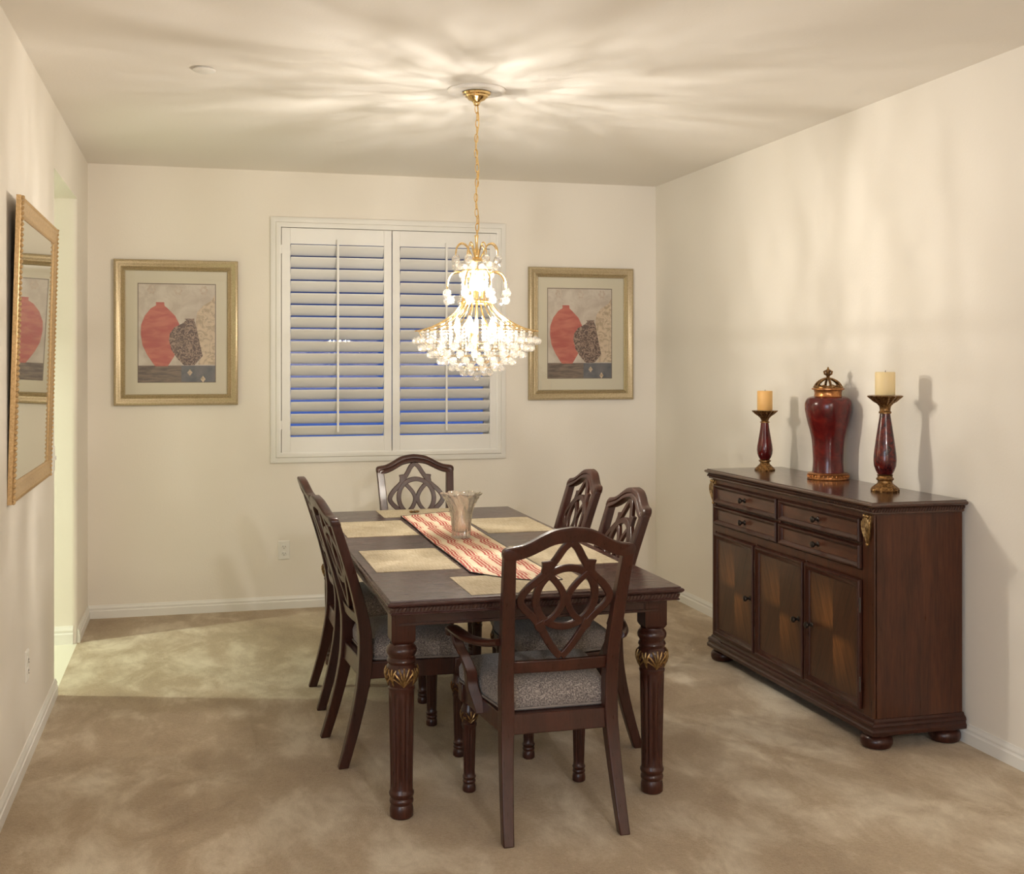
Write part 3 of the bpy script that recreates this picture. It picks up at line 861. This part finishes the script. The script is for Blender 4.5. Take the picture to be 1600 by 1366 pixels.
    bp = [(-.172, yc(.38)), (.172, yc(.38)), (.215, fy), (-.215, fy)]
    m.prism(bp, lambda a_, b_: (a_, b_, .374), lambda a_, b_: (a_, b_, .393))
    for s in (-1, 1): m.box(s * .212 - .030, s * .212 + .030, fy - .030, fy + .024, .328, .394)
    m.build('seat_frame', M['wood'], c, bevel=.004)
    # cushion
    rings = []
    yb, yf = yc(.42) + .030, fy + .020
    lv = [(.392, .0), (.396, .006), (.415, .012), (.445, .013), (.468, .004), (.486, -.018), (.497, -.05), (.502, -.10), (.503, -.15)]
    for z, o_ in lv:
        hb, hf = max(.168 + o_, .02), max(.236 + o_, .03)
        a_, b_ = yb - o_, yf + o_
        b_ = max(b_, a_ + .03)
        poly = rounded([(-hb, a_), (hb, a_), (hf, b_), (-hf, b_)], [min(.03, hb * .4)] * 2 + [min(.045, hf * .4)] * 2, 4)
        rings.append([(x, y, z) for x, y in poly])
    MB().loft(rings).build('seat', M['fabric'], c, sharp=70)
    pr = [(x * 1.005, y, .402) for x, y, z in rings[2]]
    MB().tube(pr, .0042, 6, closed=True).build('seat_piping', M['piping'], c)
    # turned front legs
    lg = MB().lathe(fluted(CL), seg=48, flute=(.068, .23, 10, .12))
    fn = MB()
    for q in range(4): shell_fan(fn, 0, 0, q * PI / 2, .250, .045, cl_r, n=5, rad=.0026)
    for s in (-1, 1):
        l = lg.build('leg', M['wood'], c, loc=(s * .207, fy - .003, 0))
        fn.build('carved_shell', M['gilt'] if arms else M['bronze'], l)
    if arms:
        for s in (-1, 1):
            P_ = spline([(.205, .070, .634), (.232, .13, .620), (.268, .22, .614), (.290, .30, .620), (.298, .36, .622), (.299, .39, .610), (.296, .402, .594)], 5)
            rings = []
            for i, (x, y, z) in enumerate(P_):
                t_ = i / (len(P_) - 1)
                hw = .019 + .008 * sin(PI * min(1, t_ * 1.1)) ; hh = .0135
                a = P_[max(i - 1, 0)]; b_ = P_[min(i + 1, len(P_) - 1)]
                tg = (Vector(b_) - Vector(a)).normalized(); side = tg.cross(Vector((0, 0, 1))).normalized(); up = side.cross(tg)
                ring = []
                for j in range(12):
                    an = 2 * PI * j / 12
                    q = Vector((x, y, z)) + side * hw * cos(an) + up * hh * (sin(an) if abs(sin(an)) < .8 else math.copysign(.85, sin(an)))
                    ring.append((s * q.x, q.y, q.z))
                rings.append(ring)
            ar = MB().loft(rings).build('arm', M['wood'], c, sharp=60)
            S_ = spline([(.294, .345, .612), (.286, .338, .575), (.262, .332, .525), (.246, .328, .475), (.243, .326, .43), (.232, .322, .39), (.220, .318, .345)], 6)
            wd = [(0, .020), (.15, .026), (.3, .020), (.45, .030), (.6, .026), (.75, .036), (.9, .046), (1, .05)]
            rings = []
            for i, (x, y, z) in enumerate(S_):
                t_ = i / (len(S_) - 1); w_ = interp(wd, t_)
                rings.append([(s * (x - .018 - .008 * t_), y - w_, z), (s * (x + .016), y - w_, z), (s * (x + .016), y + w_ * .8, z), (s * (x - .018 - .008 * t_), y + w_ * .8, z)])
            MB().loft(rings).build('arm_support', M['wood'], c, bevel=.005, sharp=60)
    return c
GS, GA = 'side chairs along the table', 'armchairs at the table ends'
arm = make_chair('a', True, .505, GA)
place(arm, (1.150, 3.628, 0), 0, 'dark wood armchair nearest the camera, pierced back turned to us')
place(copy_tree(arm), (1.19, 6.562, 0), PI, 'dark wood armchair at the far table end below the shuttered window')
side = make_chair('s', False, .46, GS)
place(side, (.519, 4.685, 0), -PI / 2 + .07, 'dark wood side chair on the left, nearer of two, close to the table corner')
place(copy_tree(side), (.528, 5.465, 0), -PI / 2, 'dark wood side chair on the left side of table, farther one, by the window')
place(copy_tree(side), (1.703, 4.625, 0), PI / 2, 'dark wood side chair on the right, nearer of two, between table and sideboard')
place(copy_tree(side), (1.795, 5.48, 0), PI / 2, 'dark wood side chair on the right side of table, farther one, below the right picture')

# ------------------------------------------------------------------ sideboard
BX0, BX1, BY0, BY1, BZ = 2.573, 3.0, 4.121, 5.683, .987
sb = thing('sideboard', 'dark cherry sideboard with four drawers and three doors against the right wall', 'sideboard', ((BX0 + BX1) / 2, (BY0 + BY1) / 2, 0))
bc = ((BX0 + BX1) / 2, (BY0 + BY1) / 2, 0)
FX = 2.595                                    # front plane of the body
m = MB().rect_rings(BX0, BX1 - .002, BY0, BY1, [(-.02, .936), (-.008, .938), (-.004, .944), (-.006, .948), (-.004, .962), (.005, .966), (.012, .972), (.013, .977), (.008, .981), (.002, .983), (0, .987)])
m.v = [(min(x, 3.0), y, z) for x, y, z in m.v]
rel(m, bc).build('top', M['btop'], sb, bevel=.0012)
rel(rope_rect(BX0 + .003, BX1 - .01, BY0 + .003, BY1 - .003, .955, .0125, .0072, 'snw'), bc).build('rope_moulding', M['rope'], sb)
m = MB(); m.box(FX + .004, 2.995, 4.143, 5.662, .10, .94)
# face frame: stiles and rails proud of the body
for (y0, y1, z0, z1) in ((4.143, 4.226, .12, .94), (5.624, 5.662, .12, .94), (4.226, 5.624, .916, .94), (4.226, 5.624, .668, .703), (4.226, 5.624, .12, .141), (4.922, 4.938, .703, .916), (5.158, 5.172, .141, .668), (4.680, 4.690, .141, .668)):
    m.box(FX - .002, FX + .01, y0, y1, z0, z1)
rel(m, bc).build('body', M['side'], sb, bevel=.001)
m = MB().rect_rings(FX, 2.996, 4.143, 5.662, [(0, .062), (.022, .062), (.024, .078), (.018, .084), (.018, .094), (.021, .098), (.018, .108), (.008, .114), (.004, .124), (0, .125)])
m.v = [(min(x, 3.0), y, z) for x, y, z in m.v]
rel(m, bc).build('base_moulding', M['woodh'], sb, bevel=.001)
ft = None
for x in (2.632, 2.945):
    for y in (4.19, 5.615):
        if ft is None:
            ft = o = MB().lathe([(.0, 0), (.046, 0), (.058, .006), (.064, .020), (.064, .034), (.058, .046), (.050, .052), (.050, .064), (.0, .064)], seg=36).build('bun_foot', M['wood'], sb)
        else: o = ft.copy(); COL.objects.link(o)
        o.location = (x - bc[0], y - bc[1], 0)
def panel_front(w, h, fr, mats):
    """front facing -x, centred; moulded frame and sunken panel"""
    m = MB()
    prof = [(0, 0), (0, .012), (.004, .018), (.010, .018), (.016, .013), (fr, .010), (fr + .003, .004)]
    rings = [[(-d, -w / 2 + i, -h / 2 + i), (-d, w / 2 - i, -h / 2 + i), (-d, w / 2 - i, h / 2 - i), (-d, -w / 2 + i, h / 2 - i)] for i, d in prof]
    m.loft(rings, 0, True, False, smooth=False)
    i = fr + .003
    m.add([(-.004, -w / 2 + i, -h / 2 + i), (-.004, w / 2 - i, -h / 2 + i), (-.004, w / 2 - i, h / 2 - i), (-.004, -w / 2 + i, h / 2 - i)], [(0, 1, 2, 3)], 1, False)
    return m
knob = MB().lathe([(.0, 0), (.012, 0), (.011, .003), (.006, .006), (.0055, .014), (.011, .020), (.0145, .026), (.013, .032), (.006, .035), (.0, .0355)], seg=20).xform(lambda x, y, z: (-z, y, x))
kn0 = None
def add_knob(parent, y, z):
    global kn0
    if kn0 is None: kn0 = o = knob.build('knob', M['knob'], parent)
    else: o = kn0.copy(); COL.objects.link(o); o.parent = parent
    o.location = (-.006, y, z); return o
for (y0, y1) in ((4.232, 4.918), (4.940, 5.622)):
    for (z0, z1) in ((.816, .912), (.708, .804)):
        d_ = panel_front(y1 - y0, z1 - z0, .020, None).build('drawer', [M['woodh'], M['drawer']], sb, loc=(FX - bc[0] - .001, (y0 + y1) / 2 - bc[1], (z0 + z1) / 2))
        add_knob(d_, 0, 0)
for (y0, y1, ky) in ((5.174, 5.620, 5.222), (4.694, 5.154, 4.745), (4.232, 4.676, 4.628)):
    d_ = panel_front(y1 - y0, .520, .030, None).build('door', [M['wood'], M['door']], sb, loc=(FX - bc[0] - .001, (y0 + y1) / 2 - bc[1], .402))
    add_knob(d_, ky - (y0 + y1) / 2, -.005)
    hy = (y0 + y1) / 2
    hs = 1 if ky < hy else -1
    for hz in (.16, -.16):
        MB().lathe([(0, -.03), (.004, -.03), (.004, .03), (0, .03)], seg=8, cx=-.012, cy=hs * ((y1 - y0) / 2 + .003), cz=hz).build('hinge', M['hinge'], d_)
# carved acanthus corbels at the corners of the drawers
def corbel():
    m = MB()
    m.loft([[(-.002 - .010 * k, -.020 * w, z), (-.002 - .010 * k, .020 * w, z), (.004, .022 * w, z), (.004, -.022 * w, z)] for z, k, w in ((.93, .6, .9), (.918, 1.0, 1), (.895, .9, 1), (.87, .62, .8), (.84, .42, .55), (.82, .5, .42), (.81, .3, .3))])
    for k in range(7):
        t_ = (k - 3) / 3
        pts = []
        for q in range(7):
            s_ = q / 6
            z = .818 + .104 * s_ * (1 - .16 * t_ * t_)
            pts.append((-.007 - .008 * sin(s_ * 1.9), t_ * .027 * (.12 + .88 * sin(s_ * PI * .62)), z))
        m.tube(pts, [.0022 + .0022 * (q / 6) for q in range(7)], 6)
    m.ball((-.012, -.010, .926), .009, seg=10, rings=6); m.ball((-.012, .010, .926), .009, seg=10, rings=6)
    m.ball((-.008, 0, .813), .007, seg=8, rings=6)
    return m
k0 = corbel().build('carved_corbel', M['gilt'], sb, loc=(FX - bc[0], 4.186 - bc[1], 0))
k1 = k0.copy(); COL.objects.link(k1); k1.location = (FX - bc[0], 5.642 - bc[1], 0)

# ------------------------------------------------------------------ things on the sideboard
def scallop(n, amp, z0, z1):
    def f(r, z, a):
        if z0 <= z <= z1: return r * (1 + amp * cos(n * a)), a
        return r, a
    return f
def candlestick(label, loc, prof_base, prof_body, prof_cup, rim, gmat):
    c = thing('candlestick', label, 'candlestick', loc, 0)
    MB().lathe(prof_base, seg=64, sweep=scallop(16, .03, 0, .03)).build('foot', M['bronze'], c)
    MB().lathe(prof_body, seg=40).build('shaft', gmat, c)
    MB().lathe(prof_cup, seg=96, sweep=scallop(16, .05, rim - .035, rim + .01)).build('drip_cup', M['bronze'], c)
    return c
small = candlestick('smaller oxblood candlestick at the far end of the sideboard top', (2.818, 5.517, BZ),
    [(0, 0), (.050, 0), (.051, .006), (.046, .012), (.037, .021), (.028, .030), (.0235, .037), (.024, .042), (.031, .047), (.031, .051), (.025, .055), (.0, .057)],
    [(.0, .055), (.024, .056), (.032, .068), (.038, .085), (.040, .105), (.0385, .125), (.034, .150), (.028, .185), (.0225, .22), (.0195, .246), (.0, .247)],
    [(.0, .244), (.024, .245), (.024, .250), (.018, .253), (.0205, .262), (.024, .270), (.034, .280), (.046, .288), (.052, .294), (.062, .303), (.063, .307), (.054, .308), (.0, .306)], .305, M['glaze'])
tall = candlestick('taller oxblood candlestick at the near end of the sideboard top', (2.855, 4.478, BZ),
    [(0, 0), (.058, 0), (.060, .007), (.056, .015), (.046, .024), (.036, .032), (.031, .038), (.031, .046), (.037, .051), (.038, .055), (.033, .060), (.031, .066), (.034, .072), (.0, .078)],
    [(.0, .074), (.031, .075), (.039, .090), (.046, .11), (.048, .132), (.0475, .15), (.043, .19), (.036, .24), (.029, .285), (.0235, .32), (.0215, .336), (.0, .337)],
    [(.0, .334), (.026, .335), (.0265, .342), (.0225, .346), (.0225, .355), (.025, .366), (.034, .378), (.048, .386), (.056, .394), (.070, .406), (.073, .410), (.065, .413), (.0, .411)], .409, M['glaze2'])
def candle(label, loc, r, h, mat):
    c = thing('pillar_candle', label, 'candle', loc)
    MB().lathe([(0, 0), (r - .001, 0), (r, .002), (r, h - .003), (r - .002, h), (r - .008, h - .002), (.008, h - .004), (0, h - .004)], seg=48).build('wax', mat, c)
    MB().tube([(0, 0, h - .006), (.001, 0, h + .002), (.003, .001, h + .006)], .0012, 6).build('wick', M['wick'], c)
candle('honey coloured pillar candle on the smaller candlestick', (2.818, 5.517, BZ + .3085), .0385, .100, M['wax1'])
candle('ivory pillar candle on the taller candlestick', (2.855, 4.478, BZ + .4135), .042, .100, M['wax2'])

jar = thing('lidded_urn', 'oxblood glazed urn with openwork bronze lid between the two candlesticks', 'urn', (2.900, 5.030, BZ))
MB().lathe([(0, 0), (.096, 0), (.098, .004), (.0945, .008), (.0945, .022), (.097, .026), (.092, .030), (.080, .033), (.0, .034)], seg=64).build('base_band', M['copper'], jar)
m = MB()
for j in range(30):
    a = 2 * PI * j / 30
    m.ball((.095 * cos(a), .095 * sin(a), .015), .0085, seg=6, rings=4, sc=(.5, .5, .8))
m.build('relief_scrolls', M['copper'], jar)
MB().lathe([(p[0], p[1]) for p in spline([(.074, .032), (.0715, .06), (.0705, .09), (.072, .13), (.076, .185), (.085, .23), (.096, .27), (.1055, .315), (.1085, .345), (.106, .367), (.096, .384), (.078, .392), (.066, .394)], 4)], seg=64).build('urn_body', M['glaze'], jar)
lid = MB().lathe([(.060, .392), (.066, .393), (.064, .399), (.0625, .41), (.0655, .420), (.0675, .423), (.0765, .426), (.0765, .431), (.068, .434), (.062, .436), (.060, .430)], seg=56, caps=False).build('lid', M['copper'], jar)
m = MB()
for j in range(6):
    a = 2 * PI * j / 6 + .2
    arc = spline([(.066, .434), (.060, .447), (.048, .460), (.030, .471), (.012, .477)], 4)
    m.tube([(r * cos(a), r * sin(a), z) for r, z in arc], [.0075, .007, .0065, .006, .006, .006, .006, .006, .006, .006, .006, .006, .006, .006, .006, .006, .006], 6)
    a2 = a + PI / 6
    m.tube([(.064 * cos(a + .1), .064 * sin(a + .1), .436), (.062 * cos(a2), .062 * sin(a2), .446), (.064 * cos(a + .95), .064 * sin(a + .95), .436)], .004, 5)
m.lathe([(.069, .431), (.068, .438), (.060, .440), (.058, .433)], seg=48, caps=False)
m.build('openwork_dome', M['bronze'], lid)
m = MB().lathe([(.0, .473), (.016, .474), (.012, .480), (.007, .486), (.011, .491), (.008, .495), (.0, .496)], seg=24)
m.ball((0, 0, .509), .0105, sc=(1, 1, 1.7), seg=12, rings=8)
for j in range(6):
    a = 2 * PI * j / 6
    m.tube([(.004 * cos(a), .004 * sin(a), .492), (.018 * cos(a), .018 * sin(a), .500), (.021 * cos(a), .021 * sin(a), .511), (.013 * cos(a), .013 * sin(a), .516), (.011 * cos(a), .011 * sin(a), .508)], [.003, .005, .005, .004, .002], 6)
m.ball((0, 0, .526), .005, sc=(1, 1, 1.5), seg=8, rings=6)
m.build('finial', M['bronze'], lid)

# ------------------------------------------------------------------ pictures
RED = [(420, 458), (475, 458), (478, 485), (500, 505), (550, 560), (578, 620), (585, 700), (572, 800), (540, 870), (500, 937), (415, 937), (400, 915), (360, 850), (330, 780), (318, 700), (320, 630), (345, 560), (385, 505), (420, 482)]
BRN = [(612, 580), (682, 578), (680, 595), (690, 620), (705, 700), (725, 800), (738, 860), (680, 930), (610, 930), (565, 880), (525, 815), (508, 740), (515, 690), (545, 645), (600, 615), (625, 592)]
CRM = [(690, 600), (700, 530), (740, 482), (800, 440), (822, 395), (822, 925), (700, 925), (735, 860), (722, 800), (703, 700)]
def picture(label, x0, x1, z0, z1, ix, iz, pr):
    """outer frame, mat opening, print rectangle, all on the back wall"""
    cx, cz = (x0 + x1) / 2, (z0 + z1) / 2
    o = thing('framed_picture', label, 'picture', (cx, YB, cz), 0, 'framed urn prints on the back wall')
    fw = ix
    prof = [(0, 0), (0, .024), (.006, .034), (.014, .037), (.022, .034), (.030, .027), (.040, .024), (.044, .026), (.048, .022), (.052, .025), (.056, .020), (.060, .022), (fw, .016), (fw, .004), (.01, 0)]
    m = ring_frame(x0, x1, z0, z1, prof, YB - .002)
    rel(m, (cx, YB, cz)).build('frame', M['frame'], o, sharp=30)
    m = MB().box(x0 + fw - .004 - cx, x1 - fw + .004 - cx, -.012, -.008, z0 + iz - .004 - cz, z1 - iz + .004 - cz)
    m.build('matboard', M['matboard'], o)
    px0, px1, pz0, pz1 = pr
    m = MB()
    U = lambda p: (px0 + (p[0] - 300) / 525 * (px1 - px0) - cx, pz1 - (p[1] - 320) / 737 * (pz1 - pz0) - cz)
    def flat(poly, lay, mi):
        y = -.0124 - lay * .0003
        m.add([(U(p)[0], y, U(p)[1]) for p in poly], [tuple(range(len(poly)))], mi, False)
    R_ = lambda a, b_, c_, d_: [(a, b_), (c_, b_), (c_, d_), (a, d_)]
    flat(R_(297, 317, 828, 1060), 0, 7); flat(R_(302, 323, 823, 1055), 1, 0)
    for mx, my in ((390, 365), (570, 370), (745, 365)):
        for k in range(6):
            a = k * PI / 3
            flat([(mx + 20 * cos(a) + 10 * cos(b_), my + 24 * sin(a) + 13 * sin(b_)) for b_ in [q * PI / 4 for q in range(8)]], 2, 1)
    flat(CRM, 3, 4); flat(R_(302, 932, 592, 1055), 4, 5); flat(R_(592, 932, 823, 1055), 4, 6)
    flat(RED, 5, 2); flat(BRN, 6, 3)
    for mx, my in ((650, 985), (740, 1035)):
        flat([(mx, my - 26), (mx + 18, my), (mx, my + 24), (mx - 18, my)], 7, 4)
    m.build('print', [M['p_bg'], M['p_bloom'], M['p_red'], M['p_brown'], M['p_cream'], M['p_shelf'], M['p_blue'], M['p_line']], o)
    MB().box(x0 + fw - .003 - cx, x1 - fw + .003 - cx, -.0185, -.0170, z0 + iz - .003 - cz, z1 - iz + .003 - cz).build('glass', M['pglass'], o)
    return o
picture('gold framed print of red and brown urns hanging between doorway and window', -.490, .241, 1.281, 2.167, .067, .067, (-.350, .105, 1.421, 2.022))
picture('gold framed print of red and brown urns right of the window and chandelier', 2.109, 2.843, 1.294, 2.174, .066, .066, (2.243, 2.692, 1.437, 2.035))

# ------------------------------------------------------------------ mirror on the left wall
mr = thing('wall_mirror', 'tall gilt framed mirror with beaded edge hanging on the left wall', 'mirror', (XL, 4.957, 1.045))
W2, HM = .555, 1.082
prof = [(0, 0), (0, .015), (.006, .019), (.020, .020), (.030, .018), (.046, .016), (.058, .0165), (.064, .014), (.072, .010), (.072, .003), (.01, 0)]
rings = [[(d, -W2 + i, i), (d, W2 - i, i), (d, W2 - i, HM - i), (d, -W2 + i, HM - i)] for i, d in prof]; rings.append(rings[0])
MB().loft(rings, 0, True, False, smooth=False).build('frame', M['frame2'], mr)
m = MB()
n = 57
R1 = Matrix.Rotation(.6, 3, 'X')
for i in range(n + 1):
    z = .008 + (HM - .016) * i / n
    for y, br in ((-W2 + .013, .0105), (W2 - .020, .0075)): m.ball((.0195, y, z), br, seg=8, rings=5, sc=(.75, 1.15, .65), rot=R1)
for i in range(n + 1):
    y = -W2 + .008 + (2 * W2 - .016) * i / n
    for z in (.013, HM - .013): m.ball((.0185, y, z), .0085, seg=7, rings=4, sc=(.35, .75, .95), rot=R1)
m.build('beading', M['frame2'], mr)
MB().box(.005, .008, -W2 + .066, W2 - .066, .066, HM - .066).build('mirror_glass', M['mirror'], mr)
mr.rotation_euler = (0, math.radians(1.6), 0)

# ------------------------------------------------------------------ light
def area(name, loc, rot, sx, sy, energy, color):
    l = bpy.data.lights.new(name, 'AREA'); l.shape = 'RECTANGLE'; l.size = sx; l.size_y = sy; l.energy = energy; l.color = color
    o = bpy.data.objects.new(name, l); COL.objects.link(o); o.location = loc; o.rotation_euler = rot; return o
# added bluish fill light behind the camera, set in the added rear opening
area('added_rear_fill', (-2.9, YR + .02, 1.4), (PI / 2, 0, 0), 2.9, 2.1, 130, (.74, .85, 1.0))
# added fill lamp behind the camera, no fixture, evens out the wall brightness
l = bpy.data.lights.new('rear_fill_lamp', 'POINT'); l.energy = 150; l.color = (.98, .95, .93); l.shadow_soft_size = .07
o = bpy.data.objects.new('rear_fill_lamp', l); COL.objects.link(o); o.location = (1.15, -1.5, 2.5)
# unseen hall lamp, assumed from the light patch on the carpet
l = bpy.data.lights.new('assumed_hall_lamp', 'SPOT'); l.energy = 200; l.color = (.90, 1.0, .78); l.spot_size = math.radians(118); l.spot_blend = .55; l.shadow_soft_size = .035
o = bpy.data.objects.new('assumed_hall_lamp', l); COL.objects.link(o); o.location = (-2.19, 6.31, 2.70)

w = bpy.data.worlds.new('dusk'); scene.world = w; w.use_nodes = True
nt = w.node_tree; nt.nodes.clear()
tcn = nt.nodes.new('ShaderNodeTexCoord'); sp = nt.nodes.new('ShaderNodeSeparateXYZ'); rp = nt.nodes.new('ShaderNodeValToRGB')
mp = nt.nodes.new('ShaderNodeMapRange'); mp.inputs[1].default_value = -.09; mp.inputs[2].default_value = .10
nt.links.new(tcn.outputs['Generated'], sp.inputs[0]); nt.links.new(sp.outputs[2], mp.inputs[0]); nt.links.new(mp.outputs[0], rp.inputs[0])
e = rp.color_ramp.elements; e[0].position = .0; e[0].color = (.055, .16, .62, 1); e[1].position = 1; e[1].color = (.012, .022, .08, 1)
x_ = e.new(.38); x_.color = (.04, .11, .44, 1)
bg = nt.nodes.new('ShaderNodeBackground'); bg.inputs[1].default_value = .8
wo = nt.nodes.new('ShaderNodeOutputWorld')
nt.links.new(rp.outputs[0], bg.inputs[0]); nt.links.new(bg.outputs[0], wo.inputs[0])

scene.cycles.use_denoising = True
scene.cycles.caustics_reflective = False; scene.cycles.caustics_refractive = False
scene.cycles.max_bounces = 10; scene.cycles.transparent_max_bounces = 24; scene.cycles.diffuse_bounces = 5
scene.cycles.sample_clamp_indirect = 6
vs_ = scene.view_settings
vs_.view_transform = 'Standard'; vs_.look = 'None'; vs_.gamma = 1; vs_.exposure = .06; vs_.use_curve_mapping = False
